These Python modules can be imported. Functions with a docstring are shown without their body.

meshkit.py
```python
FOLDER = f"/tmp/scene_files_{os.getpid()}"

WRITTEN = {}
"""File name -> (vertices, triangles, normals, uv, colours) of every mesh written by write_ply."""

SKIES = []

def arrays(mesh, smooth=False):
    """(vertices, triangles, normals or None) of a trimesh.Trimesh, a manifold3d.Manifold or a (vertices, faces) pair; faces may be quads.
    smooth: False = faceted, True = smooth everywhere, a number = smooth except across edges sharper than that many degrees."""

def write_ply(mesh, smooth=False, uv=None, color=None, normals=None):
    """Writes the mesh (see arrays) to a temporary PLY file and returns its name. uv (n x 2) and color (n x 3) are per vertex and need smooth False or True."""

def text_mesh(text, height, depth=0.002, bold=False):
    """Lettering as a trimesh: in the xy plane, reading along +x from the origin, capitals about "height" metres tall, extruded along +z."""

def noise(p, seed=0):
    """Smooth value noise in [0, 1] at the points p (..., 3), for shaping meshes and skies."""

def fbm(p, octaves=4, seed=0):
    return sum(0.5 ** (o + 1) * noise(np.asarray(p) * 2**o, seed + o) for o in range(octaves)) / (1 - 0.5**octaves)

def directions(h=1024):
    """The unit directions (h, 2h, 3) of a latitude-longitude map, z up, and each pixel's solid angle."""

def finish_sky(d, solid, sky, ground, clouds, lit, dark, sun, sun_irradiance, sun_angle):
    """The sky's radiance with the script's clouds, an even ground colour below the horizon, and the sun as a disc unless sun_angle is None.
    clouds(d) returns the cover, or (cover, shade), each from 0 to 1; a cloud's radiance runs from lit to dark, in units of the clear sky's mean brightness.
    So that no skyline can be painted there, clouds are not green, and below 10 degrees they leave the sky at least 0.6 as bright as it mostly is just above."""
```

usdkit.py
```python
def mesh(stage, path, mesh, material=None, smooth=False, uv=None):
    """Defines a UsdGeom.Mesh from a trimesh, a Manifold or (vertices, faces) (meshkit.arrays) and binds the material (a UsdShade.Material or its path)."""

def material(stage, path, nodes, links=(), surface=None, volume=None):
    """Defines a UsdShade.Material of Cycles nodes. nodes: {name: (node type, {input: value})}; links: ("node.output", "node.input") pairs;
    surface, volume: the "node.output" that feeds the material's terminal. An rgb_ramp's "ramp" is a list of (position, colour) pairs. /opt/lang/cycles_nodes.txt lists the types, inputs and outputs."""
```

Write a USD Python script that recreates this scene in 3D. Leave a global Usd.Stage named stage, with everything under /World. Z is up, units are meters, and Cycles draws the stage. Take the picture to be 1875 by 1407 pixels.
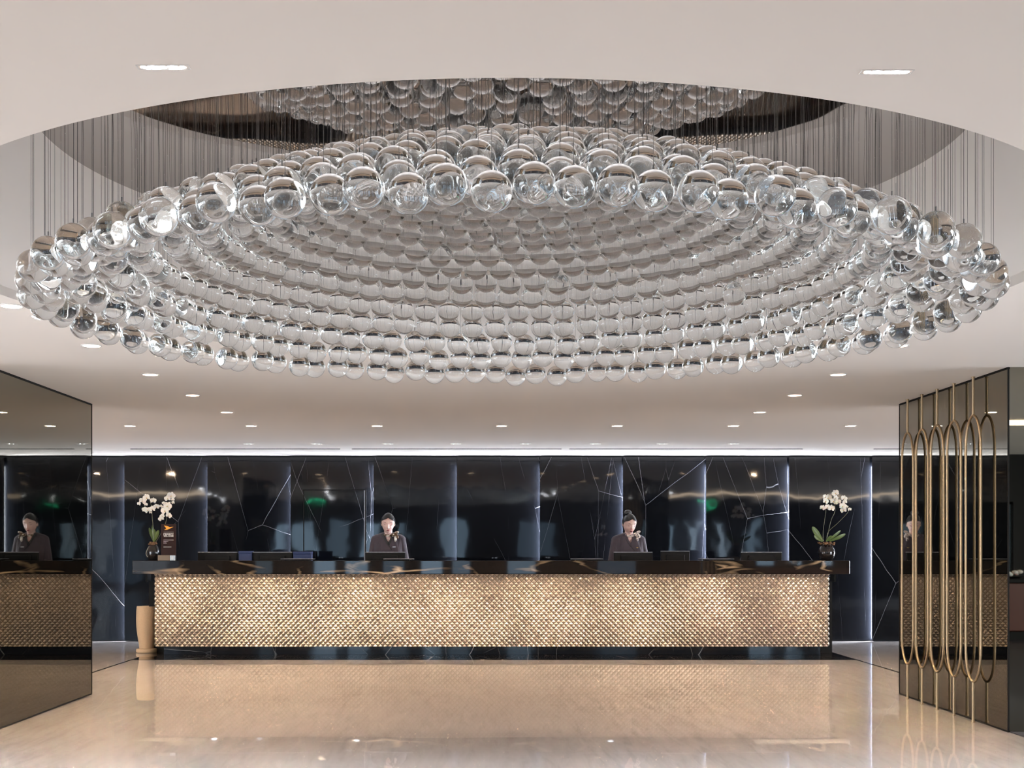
import math, random
import numpy as np, trimesh, manifold3d as m3, usdkit, meshkit
from shapely.geometry import Polygon, Point, box as sbox
from pxr import Usd, UsdGeom, UsdLux, UsdShade, Gf, Sdf, Vt

stage = Usd.Stage.CreateInMemory()
UsdGeom.SetStageUpAxis(stage, 'Z'); UsdGeom.SetStageMetersPerUnit(stage, 1.0)
UsdGeom.Xform.Define(stage, '/World'); UsdGeom.Scope.Define(stage, '/World/Looks')
rng = np.random.default_rng(7); random.seed(7)

# ---------------------------------------------------------------- camera
U = 1.28 / 270.0            # metres per pixel at the far edge of the mirror walls
F = 2300.0                  # focal length in pixels of the 1875-wide frame
VX, VY, H = 876.0, 1002.0, 1.28
DM = F * U                  # depth of the far edge of the mirror walls
CZ = H + 262 * U            # ceiling height
cam = UsdGeom.Camera.Define(stage, '/World/camera')
cam.AddTranslateOp().Set(Gf.Vec3d(0, 0, H)); cam.AddRotateXYZOp().Set(Gf.Vec3f(90, 0, 0))
cam.CreateHorizontalApertureAttr(36.0); cam.CreateVerticalApertureAttr(36.0 * 1407 / 1875)
cam.CreateFocalLengthAttr(F / 1875 * 36)
cam.CreateHorizontalApertureOffsetAttr((937.5 - VX) / 1875 * 36)
cam.CreateVerticalApertureOffsetAttr((VY - 703.5) / 1875 * 36)
cam.CreateClippingRangeAttr(Gf.Vec2f(0.05, 200))
cam.CreateFStopAttr(0.0)
cam.CreateExposureAttr(0.48)

def px(x, y, Y):
    return np.array([(x - VX) / F * Y, Y, H - (y - VY) / F * Y])

def rect_light(name, loc, w, h, color, inten, rx=0, ry=0, rz=0):
    l = UsdLux.RectLight.Define(stage, '/World/' + name)
    l.AddTranslateOp().Set(Gf.Vec3d(*map(float, loc)))
    l.AddRotateXYZOp().Set(Gf.Vec3f(rx, ry, rz))
    l.CreateWidthAttr(w); l.CreateHeightAttr(h); l.CreateColorAttr(Gf.Vec3f(*color)); l.CreateIntensityAttr(inten)
    return l

# ---------------------------------------------------------------- sky, daylight through the facade, brightness of the lamps
dome = UsdLux.DomeLight.Define(stage, '/World/sky'); dome.CreateColorAttr(Gf.Vec3f(.45, .62, .85)); dome.CreateIntensityAttr(0.15)
COOL = (.55, .78, 1.0); WARM = (1.0, .80, .60); NEUT = (1.0, .88, .76)
WINDOW_L = 3.4
DOWN_L, DOWN_COL = 800.0, (1.0, .725, .47)
FRONT_L, FRONT_COL = 230.0, (.90, .95, 1.0)
AIM_L, AIM_COL = 15000.0, (.86, .92, 1.0)
SPOT_L, SPOT_COL = 120.0, (.80, .88, 1.0)
LED_L = 150.0
FACADE_Y = -7.0
# (x0, x1, strength) of the facade's panes, z 0.12 .. 2.15
PANES = [(-12.6, -10.6, .06), (-10.4, -8.6, .05), (-6.9+2.1, -6.2+2.1, 1.), (-6.0+2.1, -5.25+2.1, .9), (-4.9+2.1, -4.2+2.1, .35), (-3.8+2.1, -3.1+2.1, 1.), (-2.9+2.1, -2.3+2.1, .5),
         (-1.3+2.1, -.4+2.1, .6), (3.4, 4.6, .15), (5.9+2.1, 6.5+2.1, .9), (6.8+2.1, 7.3+2.1, .8), (7.8+2.1, 8.2+2.1, .7), (8.9+2.1, 9.4+2.1, .6)]
for i, (a, b, s) in enumerate(PANES):
    rect_light(f'daylight_{i+1:03d}', ((a+b)/2, FACADE_Y - .06, 1.13), b - a, 2.0, COOL, WINDOW_L * s, rx=90)

# added fill lights left and right beyond the picture, to brighten ceiling and floor
SIDE_FILL_L = 11.0
for i, (s, y, l) in enumerate(((-1, 2.0, 14.0), (1, 6.0, 8.0))):
    rect_light(f'added_side_fill_{i+1:03d}', (s * 12.94, y, 1.25), l, 2.3, (.86, .93, 1.0), SIDE_FILL_L * (1.0 if s < 0 else 1.5), rx=90, rz=s * 90)

# ---------------------------------------------------------------- helpers
used = {}
def numbered(path):
    n = used.get(path, -1) + 1; used[path] = n
    return path if n == 0 else f'{path}_{n:03d}'

def pth(parent):
    return '/World' if parent is None else str(parent.GetPath())

def obj(name, mesh, m, parent=None, smooth=False, label=None, kind=None, loc=None):
    p = numbered(pth(parent) + '/' + name)
    g = usdkit.mesh(stage, p, mesh, m, smooth=smooth)
    if loc is not None: g.AddTranslateOp().Set(Gf.Vec3d(*map(float, loc)))
    o = g.GetPrim()
    if label: o.SetCustomDataByKey('label', label)
    if kind: o.SetCustomDataByKey('kind', kind)
    return o

def tag(o, label, cat, group=None):
    o.SetCustomDataByKey('label', label); o.SetCustomDataByKey('category', cat)
    if group: o.SetCustomDataByKey('group', group)
    return o

def thing(name, label, cat, loc=(0, 0, 0), rz=0, group=None):
    x = UsdGeom.Xform.Define(stage, numbered('/World/' + name))
    x.AddTranslateOp().Set(Gf.Vec3d(*map(float, loc)))
    if rz: x.AddRotateZOp().Set(rz)
    return tag(x.GetPrim(), label, cat, group)

def struct(name, mesh, m, parent=None, smooth=False, label=None):
    o = obj(name, mesh, m, parent, smooth, label)
    if parent is None: o.SetCustomDataByKey('kind', 'structure')
    return o

def cat_(*ms):
    return trimesh.util.concatenate([tm(m) for m in ms])

def tm(m):
    if hasattr(m, 'to_mesh'):
        q = m.to_mesh(); return trimesh.Trimesh(q.vert_properties[:, :3], q.tri_verts, process=False)
    return m

def bx(x0, x1, y0, y1, z0, z1):
    b = trimesh.creation.box([abs(x1-x0), abs(y1-y0), abs(z1-z0)]); b.apply_translation([(x0+x1)/2, (y0+y1)/2, (z0+z1)/2]); return b

def cbx(x0, x1, y0, y1, z0, z1, r=.004):
    pts = []
    for x, sx in ((x0, 1), (x1, -1)):
        for y, sy in ((y0, 1), (y1, -1)):
            for z, sz in ((z0, 1), (z1, -1)):
                pts += [(x+sx*r, y+sy*r, z), (x+sx*r, y, z+sz*r), (x, y+sy*r, z+sz*r)]
    return tm(m3.Manifold.hull_points(np.array(pts, float)))

def tube(pts, r, n=8, cap=True):
    pts = np.asarray(pts, float); k = len(pts)
    rr = np.full(k, r) if np.ndim(r) == 0 else np.asarray(r, float)
    t = np.gradient(pts, axis=0); t /= np.linalg.norm(t, axis=1, keepdims=True) + 1e-12
    up = np.array([0, 0, 1.]) if abs(t[0][2]) < .9 else np.array([1., 0, 0])
    a = np.cross(t[0], up); a /= np.linalg.norm(a)
    V = []
    for i in range(k):
        a = a - t[i] * (a @ t[i]); a /= np.linalg.norm(a) + 1e-12
        b = np.cross(t[i], a)
        th = np.arange(n) * 2 * np.pi / n
        V.append(pts[i] + rr[i] * (np.cos(th)[:, None] * a + np.sin(th)[:, None] * b))
    V = np.vstack(V); Fc = []
    for i in range(k - 1):
        for j in range(n):
            p, q = i*n+j, i*n+(j+1) % n
            Fc += [(p, q, q+n), (p, q+n, p+n)]
    if cap:
        V = np.vstack([V, pts[0], pts[-1]]); c0, c1 = len(V)-2, len(V)-1
        for j in range(n):
            Fc += [(c0, (j+1) % n, j), (c1, (k-1)*n+j, (k-1)*n+(j+1) % n)]
    return trimesh.Trimesh(V, Fc, process=False)

def lathe(prof, n=40):
    """prof: (r, z) pairs bottom to top"""
    prof = np.asarray(prof, float); k = len(prof); th = np.arange(n) * 2*np.pi/n
    V = np.vstack([np.c_[r*np.cos(th), r*np.sin(th), np.full(n, z)] for r, z in prof]); Fc = []
    for i in range(k-1):
        for j in range(n):
            p, q = i*n+j, i*n+(j+1) % n
            Fc += [(p, q, q+n), (p, q+n, p+n)]
    return trimesh.Trimesh(V, Fc, process=False)

def extr(poly, h, z=0):
    e = trimesh.creation.extrude_polygon(poly, h, engine='earcut'); e.apply_translation([0, 0, z]); return e

def bez(pts, n=12):
    """smooth curve through points (Catmull-Rom)"""
    P = np.asarray(pts, float); P = np.vstack([2*P[0]-P[1], P, 2*P[-1]-P[-2]]); out = []
    for i in range(1, len(P)-2):
        for t in np.linspace(0, 1, n, endpoint=False):
            a, b, c, d = P[i-1:i+3]
            out.append(.5*((2*b)+(c-a)*t+(2*a-5*b+4*c-d)*t*t+(-a+3*b-3*c+d)*t**3))
    return np.array(out + [P[-2]])

# ---------------------------------------------------------------- materials
def mat(name, base, rough=.5, metal=0., nodes=None, links=(), **kw):
    n = {'p': ('principled_bsdf', dict(base_color=base, roughness=rough, metallic=metal, **kw))}
    n.update(nodes or {})
    return usdkit.material(stage, '/World/Looks/' + name, n, list(links), surface='p.BSDF')

def emit(name, color, strength):
    return usdkit.material(stage, '/World/Looks/' + name, {'e': ('emission', dict(color=color, strength=strength))}, [], surface='e.emission')

def beam(name, color, strength, power):
    """a lamp's lens: brightest straight out, dimmer towards the side"""
    return usdkit.material(stage, '/World/Looks/' + name, {'w': ('layer_weight', dict(blend=.5)), 's': ('math', dict(math_type='subtract', value1=1.0)), 'q': ('math', dict(math_type='power', value2=power)),
        'm': ('math', dict(math_type='multiply', value2=strength)), 'e': ('emission', dict(color=color))}, [('w.facing', 's.value2'), ('s.value', 'q.value1'), ('q.value', 'm.value1'), ('m.value', 'e.strength')], surface='e.emission')

M = {}
M['ceiling'] = mat('ceiling_paint', (.87, .805, .745), .9)
M['recess'] = mat('recess_paint', (.86, .81, .765), .9)
M['mirror'] = mat('bronze_mirror', (.275, .265, .222), .015, 1.0)
M['recess_mirror'] = mat('dark_recess_mirror', (.44, .415, .40), .02, 1.0, {'g': ('geometry', {}), 'n': ('noise_texture', dict(scale=.9, detail=1.)), 'b': ('bump', dict(strength=.13, distance=.1))},
    [('g.position', 'n.vector'), ('n.fac', 'b.height'), ('b.normal', 'p.normal')])
M['edge'] = mat('dark_edge', (.006, .0055, .005), .6, specular_ior_level=.15)
M['gold'] = mat('gold_metal', (.54, .465, .395), .27, 1.0)
M['gold_shade'] = mat('groove_shade_bronze', (.16, .105, .07), .4, 1.0)  # stud backing, its dark colour carries the shade in the grooves
M['brass'] = mat('brushed_brass', (.47, .35, .225), .5, 1.0)
M['glass'] = mat('clear_glass', (.988, .999, .998), 0.0, transmission_weight=1.0, ior=1.49)
M['cable'] = mat('dark_cable', (.17, .16, .155), .5)
M['black'] = mat('black_plastic', (.004, .004, .0045), .55, specular_ior_level=.2)
M['grey_edge'] = mat('grey_plastic', (.30, .30, .33), .4)
M['navy'] = mat('navy_card', (.012, .028, .10), .5)
M['wood'] = mat('dark_timber', (.035, .022, .016), .35)
M['darkwall'] = mat('dark_wall', (.03, .03, .033), .5)
M['redbrown'] = mat('red_brown_leather', (.10, .022, .012), .4)
M['lamp'] = beam('downlight_glow', DOWN_COL, DOWN_L * 1.7, 1.5)
M['spot'] = beam('spot_glow', SPOT_COL, SPOT_L * 2.2, 1.5)
M['spot_soft'] = emit('spot_soft_glow', (1., .90, .84), 1.7)
M['slot'] = emit('slot_glow', (1., .78, .56), 11.)
M['exit'] = emit('exit_green', (.05, .9, .42), 9.)
M['trimring'] = mat('lamp_trim', (.75, .72, .70), .5)
M['skin'] = mat('skin', (.66, .43, .37), .5, subsurface_weight=.15, subsurface_scale=.01)
M['lip'] = mat('lip', (.28, .05, .06), .4)
M['eye'] = mat('eye_dark', (.05, .03, .03), .5)
M['hair'] = mat('black_hair', (.012, .010, .010), .28)
M['jacket'] = mat('plum_wool', (.040, .026, .035), .75, sheen_weight=.2)
M['collar'] = mat('black_collar', (.010, .009, .010), .6)
M['skirt'] = mat('black_wool', (.015, .013, .015), .8)
M['shoe'] = mat('black_leather', (.01, .01, .01), .3)
M['cream_silk'] = mat('cream_silk', (.70, .58, .52), .4)
M['badge'] = mat('silver_badge', (.7, .7, .72), .3, 1.0)
M['pin'] = mat('gold_badge', (.75, .5, .2), .3, 1.0)
M['petal'] = mat('white_petal', (.78, .72, .66), .6, subsurface_weight=.2, subsurface_scale=.004)
M['plip'] = mat('yellow_lip', (.62, .42, .18), .5)
M['leaf'] = mat('orchid_leaf', (.07, .11, .025), .4)
M['stem'] = mat('orchid_stem', (.10, .10, .05), .5)
M['moss'] = mat('bark_moss', (.16, .085, .042), .9)
M['root'] = mat('pale_root', (.40, .36, .28), .8)
M['bowl'] = mat('black_glass_bowl', (.010, .008, .008), .04)
M['sign'] = mat('brown_sign', (.018, .005, .003), .3, specular_ior_level=.2)
M['print'] = mat('white_print', (.80, .78, .75), .6)
M['orange'] = mat('orange_print', (.85, .36, .03), .6)
M['card'] = mat('grey_brown_card', (.16, .13, .10), .7)
M['bluecard'] = mat('pale_blue_card', (.42, .52, .62), .6)
M['carpet'] = mat('dark_carpet', (.018, .018, .026), .7)

def scarf_mat(name, a, b, scale, lo, hi):
    return usdkit.material(stage, '/World/Looks/' + name, {
        'g': ('geometry', {}), 'n': ('noise_texture', dict(scale=scale, detail=1.0)), 'r': ('rgb_ramp', dict(ramp=[(0, a), (lo, a), (hi, b), (1, b)])),
        'p': ('principled_bsdf', dict(roughness=.4))}, [('g.position', 'n.vector'), ('n.fac', 'r.fac'), ('r.color', 'p.base_color')], surface='p.BSDF')
M['scarf_a'] = scarf_mat('brown_white_silk', (.75, .68, .60), (.10, .05, .02), 34, .47, .53)
M['scarf_b'] = scarf_mat('cream_dotted_silk', (.66, .54, .48), (.02, .015, .015), 60, .58, .62)

# beige polished marble floor: fine streaks that run away from the camera, gentle waviness of the polish
M['floor'] = usdkit.material(stage, '/World/Looks/beige_marble', {
    'g': ('geometry', {}),
    'm1': ('mapping', dict(scale=(9., 1.1, 1.), rotation=(0, 0, .10))), 'n1': ('noise_texture', dict(scale=1.6, detail=6., roughness=.65, distortion=.6)),
    'r1': ('rgb_ramp', dict(ramp=[(0, (.34, .305, .29)), (.36, (.385, .352, .335)), (.5, (.415, .382, .365)), (.75, (.445, .412, .394)), (1, (.465, .432, .412))])),
    'n2': ('noise_texture', dict(scale=.7, detail=2.)), 'r2': ('rgb_ramp', dict(ramp=[(0, (.86, .86, .86)), (1, (1.1, 1.1, 1.1))])),
    'mx': ('mix_color', dict(blend_type='multiply', fac=1.0, use_clamp_result=False)),
    'm3': ('mapping', dict(scale=(.5, 2.2, 1.))), 'n3': ('noise_texture', dict(scale=1.2, detail=1.)),
    'b': ('bump', dict(strength=.005, distance=.1)),
    'p': ('principled_bsdf', dict(roughness=.004, ior=1.66))},
    [('g.position', 'm1.vector'), ('m1.vector', 'n1.vector'), ('n1.fac', 'r1.fac'), ('g.position', 'n2.vector'), ('n2.fac', 'r2.fac'), ('r1.color', 'mx.a'), ('r2.color', 'mx.b'),
     ('mx.result', 'p.base_color'), ('g.position', 'm3.vector'), ('m3.vector', 'n3.vector'), ('n3.fac', 'b.height'), ('b.normal', 'p.normal')], surface='p.BSDF')

def marble(name, base, vein, scale, width, warp, mask_lo, mask_hi, squeeze=(1, 1, 1), rot=(0, 0, 0), rough=.04, bump=.03, bscale=1.5, seed=0., second=True, thick=1.0):
    n = {'g': ('geometry', {}), 'm': ('mapping', dict(scale=squeeze, rotation=rot, location=(seed, seed*.7, seed*1.3))),
         'w': ('noise_texture', dict(scale=2.2, detail=3.)), 'ws': ('vector_math', dict(math_type='scale', scale=warp)), 'wa': ('vector_math', dict(math_type='add')),
         'v': ('voronoi_texture', dict(feature='distance_to_edge', scale=scale)), 'vr': ('map_range', dict(from_min=0., from_max=width, to_min=1., to_max=0., clamp=True)),
         'k': ('noise_texture', dict(scale=1.1*thick, detail=2.)), 'kr': ('map_range', dict(from_min=mask_lo, from_max=mask_hi, to_min=0., to_max=1., clamp=True)),
         'mu': ('math', dict(math_type='multiply')),
         'm2': ('mapping', dict(scale=(1.6, 1.0, .45), rotation=(0, -.75, 0), location=(seed*2.1, 0, seed))), 'v2': ('voronoi_texture', dict(feature='distance_to_edge', scale=scale*1.35)), 'vr2': ('map_range', dict(from_min=0., from_max=width*.9, to_min=.6, to_max=0., clamp=True)),
         'k2': ('noise_texture', dict(scale=1.9, detail=2.)), 'kr2': ('map_range', dict(from_min=mask_lo+.02, from_max=mask_hi+.02, to_min=0., to_max=1., clamp=True)), 'mu2': ('math', dict(math_type='multiply')),
         'ad': ('math', dict(math_type='add', use_clamp=True)),
         'c': ('mix_color', dict(a=base, b=vein)),
         'bn': ('noise_texture', dict(scale=bscale, detail=2.)), 'b': ('bump', dict(strength=bump, distance=.1)),
         'p': ('principled_bsdf', dict(roughness=rough, ior=1.47))}
    l = [('g.position', 'm.vector'), ('m.vector', 'w.vector'), ('w.color', 'ws.vector1'), ('ws.vector', 'wa.vector1'), ('m.vector', 'wa.vector2'), ('wa.vector', 'v.vector'), ('v.distance', 'vr.value'),
         ('m.vector', 'k.vector'), ('k.fac', 'kr.value'), ('vr.result', 'mu.value1'), ('kr.result', 'mu.value2'),
         ('wa.vector', 'm2.vector'), ('m2.vector', 'v2.vector'), ('v2.distance', 'vr2.value'), ('g.position', 'k2.vector'), ('k2.fac', 'kr2.value'), ('vr2.result', 'mu2.value1'), ('kr2.result', 'mu2.value2'),
         ('mu.value', 'ad.value1'), ('mu2.value', 'ad.value2'), ('ad.value', 'c.fac'), ('c.result', 'p.base_color'),
         ('g.position', 'bn.vector'), ('bn.fac', 'b.height'), ('b.normal', 'p.normal')]
    return usdkit.material(stage, '/World/Looks/' + name, n, l, surface='p.BSDF')

M['marble'] = [marble(f'black_marble_{i}', (.0042, .0046, .006), (.30, .30, .33), .95, .0013, .03, .42, .56, squeeze=(1.0, 1.0, .42), rot=(0, .45 - .3*i, 0), seed=3.1*i, bump=.03) for i in range(3)]
M['counter'] = marble('counter_marble', (.010, .008, .007), (.52, .38, .24), 1.1, .045, .35, .50, .64, squeeze=(.55, 1., 3.2), rot=(0, .12, 0), seed=8.3, rough=.03, bump=.0, thick=1.6)
M['inlay'] = marble('black_inlay', (.012, .010, .010), (.40, .34, .30), 1.3, .012, .1, .5, .62, rough=.05, bump=.02, seed=2.)
M['plinth'] = marble('plinth_marble', (.012, .012, .014), (.20, .20, .2), 1.6, .01, .1, .5, .6, rough=.05, bump=.03, seed=5.)
M['vase'] = usdkit.material(stage, '/World/Looks/sandstone', {'g': ('geometry', {}), 'n': ('noise_texture', dict(scale=160., detail=2.)), 'r': ('rgb_ramp', dict(ramp=[(0, (.40, .27, .16)), (1, (.60, .43, .27))])),
    'p': ('principled_bsdf', dict(roughness=.8))}, [('g.position', 'n.vector'), ('n.fac', 'r.fac'), ('r.color', 'p.base_color')], surface='p.BSDF')
M['pane'] = usdkit.material(stage, '/World/Looks/window_pane', {'t': ('transparent_bsdf', dict(color=(.95, .97, .98))), 'g': ('glossy_bsdf', dict(roughness=0., color=(1, 1, 1))), 'f': ('fresnel', dict(IOR=1.45)), 'x': ('mix_closure', {})},
    [('f.fac', 'x.fac'), ('t.BSDF', 'x.closure1'), ('g.BSDF', 'x.closure2')], surface='x.closure')

# ---------------------------------------------------------------- room shell
XL, XR = -708 * U, 771 * U                    # the two mirror planes
WY = 17.05                                    # back wall
SIDE = 13.0
CAPY = 0.6                                    # the low ceiling begins here, a little ahead of the camera
OC = np.array([18 * U, .531 * DM]); OR = 520 * U
MZ, MR, MX = H + 396 * U, 440 * U, 23 * U     # recess mirror

fl = struct('floor', bx(-SIDE, SIDE, FACADE_Y - .3, WY + .4, -.2, 0), M['floor'])
# dark carpet of the side lounge, right of the mirror pillar's line
obj('carpet', bx(XR + .01, SIDE - .01, FACADE_Y + .2, 795/1000 * DM - .01, 0, .006), M['carpet'], fl)
PX0, PX1 = -830 * U, 905 * U
obj('stone_inlay', bx(PX0, PX1, 1.304 * DM, 1.455 * DM, 0, .003), M['inlay'], fl, label='black marble slab set flush under the desk')
obj('inlay_line', bx(PX0 - .005, PX0 + .02, 8.0, 1.303 * DM, 0, .003), M['inlay'], fl)
obj('inlay_line', bx(PX1 - .02, PX1 + .005, 8.0, 1.303 * DM, 0, .003), M['inlay'], fl)

cp = sbox(-SIDE, CAPY, SIDE, WY + .4).difference(Point(*OC).buffer(OR, 96))
ce = struct('ceiling', extr(cp, .10, CZ), M['ceiling'])
obj('upper_ceiling', bx(-SIDE, SIDE, FACADE_Y - .3, CAPY + .1, 3.45, 3.55), M['ceiling'], ce)
obj('bulkhead', bx(-SIDE, SIDE, CAPY - .1, CAPY, CZ, 3.45), M['ceiling'], ce)
n = 160; th = np.arange(n) * 2*np.pi/n
LW = .012
V = np.vstack([np.c_[OC[0] + (OR+LW)*np.cos(th), OC[1] + (OR+LW)*np.sin(th), np.full(n, CZ + .03)], np.c_[MX + MR*np.cos(th), OC[1] + MR*np.sin(th), np.full(n, MZ)],
               np.c_[OC[0] + (OR+LW+.06)*np.cos(th), OC[1] + (OR+LW+.06)*np.sin(th), np.full(n, CZ + .03)], np.c_[MX + (MR+.06)*np.cos(th), OC[1] + (MR+.06)*np.sin(th), np.full(n, MZ)]])
Fc = []
for j in range(n):
    k = (j+1) % n
    Fc += [(j, n+k, k), (j, n+j, n+k), (2*n+j, 2*n+k, 3*n+k), (2*n+j, 3*n+k, 3*n+j)]
obj('recess_wall', trimesh.Trimesh(V, Fc, process=False), M['recess'], ce, smooth=40, label='sloping ring wall of the round ceiling recess')
disc = trimesh.creation.cylinder(radius=MR + .06, height=.03, sections=160); disc.apply_translation([MX, OC[1], MZ + .015])
obj('mirror_disc', disc, M['recess_mirror'], ce, label='dark round mirror closing the top of the recess')
for a, b in ((-1.6, 1.05), (1.15, 4.1), (5.0, 8.5), (-4.4, -1.75), (-8., -5.6)):      # linear air slots
    obj('air_slot', bx(a, b, 1.4556*DM, 1.4556*DM + .03, CZ - .004, CZ + .01), M['edge'], ce)

# mirror pillars
PB, PF = DM, 795/1000 * DM
wl = struct('wall_left', bx(XL - .42, XL, 8.45, PB, 0, CZ), M['mirror'], label='tall bronze mirror wall left of the desk')
obj('edge_trim', cat_(bx(XL - .012, XL + .004, 8.45, PB, CZ - .014, CZ), bx(XL - .012, XL + .004, 8.45, PB, 0, .012), bx(XL - .012, XL + .003, PB - .004, PB + .004, 0, CZ)), M['edge'], wl)
wr = struct('wall_right', bx(XR, XR + .42, PF, PB, 0, CZ), M['mirror'], label='tall bronze mirror pillar right of the desk')
obj('edge_trim', cat_(bx(XR - .004, XR + .012, PF, PB, CZ - .014, CZ), bx(XR - .004, XR + .012, PF, PB, 0, .012), bx(XR - .003, XR + .012, PB - .004, PB + .004, 0, CZ), bx(XR - .003, XR + .008, PF - .004, PF + .004, 0, CZ)), M['edge'], wr)

# back wall: tilted black marble panels; a cool light strip glows in the step at each panel's left edge
wb = struct('wall_back', bx(-SIDE, SIDE, WY + .12, WY + .4, 0, CZ), M['edge'])
PW = 151.7 / F * WY
px0 = (381.3 - VX) / F * WY
STEP = .05
ZT = 2.498
i0, i1 = -8, 17
for i in range(i0, i1):
    a = px0 + i * PW; b = a + PW
    if b < -SIDE or a > SIDE: continue
    q = Polygon([(a, WY - STEP), (b + .018, WY), (b + .018, WY + .03), (a + .03, WY + .03), (a + .03, WY - STEP + .014), (a, WY - STEP + .014)])
    obj('marble_panel', extr(q, ZT - .012, .012), M['marble'][i % 3], wb)
    s = {0: .8, 1: .7, 2: .8, 3: .9, 4: 1.0, 5: 1.3, 6: 1.6, 7: 1.4, 8: 1.9}.get(i, .9) * 1.5
    rect_light(f'panel_glow_{i - i0 + 1:03d}', (a + .028, WY - STEP/2 + .007, (ZT - .09)/2), ZT - .15, STEP - .020, (.80, .87, 1.0), LED_L * s, rx=0, ry=90)
# light slot above the marble
rect_light('wall_top_glow', (0, WY + .035, ZT + .004), 2*SIDE - .4, .05, (.70, .76, 1.0), .3, rx=180 - 25)
rect_light('wall_foot_glow', (0, WY + .01, .006), 2*SIDE - .4, .008, (.62, .72, 1.0), 6.0, rx=90)

# hidden door in the marble
d0, d1 = px(557, 898, WY), px(668, 1027, WY)
dr = struct('door_1', cat_(bx(d0[0]-.006, d0[0]+.006, WY-.052, WY-.02, .02, d0[2]), bx(d0[0]-.006, d1[0]+.006, WY-.052, WY-.02, d0[2]-.006, d0[2]+.006), bx(d1[0]+.008, d1[0]+.022, WY-.052, WY-.02, .02, d0[2])), M['edge'], label='flush service door outlined by a black gap in the marble')
obj('bright_edge', bx(d1[0]-.005, d1[0]+.006, WY-.053, WY-.02, .02, d0[2]-.006), M['grey_edge'], dr, label='pale metal edge of the flush door')

# side walls and the facade behind the camera
struct('wall_far_left', bx(-SIDE - .2, -SIDE, FACADE_Y - .3, WY + .4, 0, 3.55), M['wood'])
for i, (s, y, l) in enumerate(((-1, 2.0, 14.0), (1, 6.0, 8.0))):
    xa = s * 12.97; ys = np.linspace(y - l/2, y + l/2, int(l/2) + 1)
    struct(f'window_{len(PANES)+i+1}', cat_(bx(xa-.03, xa+.03, y-l/2, y+l/2, .02, .09), bx(xa-.03, xa+.03, y-l/2, y+l/2, 2.41, 2.48), *[bx(xa-.03, xa+.03, q-.03, q+.03, .02, 2.48) for q in ys]), M['black'])  # added window frames around the side fill lights
struct('wall_far_right', bx(SIDE, SIDE + .2, FACADE_Y - .3, WY + .4, 0, 3.55), M['wood'])
fp = sbox(-SIDE, 0, SIDE, 3.45)
for a, b, s in PANES: fp = fp.difference(sbox(a, .12, b, 2.15))
fm = extr(fp, .16); fm.apply_transform(np.array([[1, 0, 0, 0], [0, 0, -1, FACADE_Y + .16], [0, 1, 0, 0], [0, 0, 0, 1.]]))
wf = struct('wall_rear', fm, M['darkwall'])
for i, (a, b, s) in enumerate(PANES):
    w = struct(f'window_{i+1}', cat_(bx(a, a+.05, FACADE_Y+.02, FACADE_Y+.12, .12, 2.15), bx(b-.05, b, FACADE_Y+.02, FACADE_Y+.12, .12, 2.15), bx(a, b, FACADE_Y+.02, FACADE_Y+.12, .12, .17), bx(a, b, FACADE_Y+.02, FACADE_Y+.12, 2.10, 2.15)), M['black'])
    obj('pane', bx(a+.05, b-.05, FACADE_Y+.065, FACADE_Y+.075, .17, 2.10), M['pane'], w)

# ---------------------------------------------------------------- ceiling lamps
def lathe_at(prof, x, y, z, n=32):
    m = lathe(prof, n); m.apply_translation([x, y, z]); return m

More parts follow.
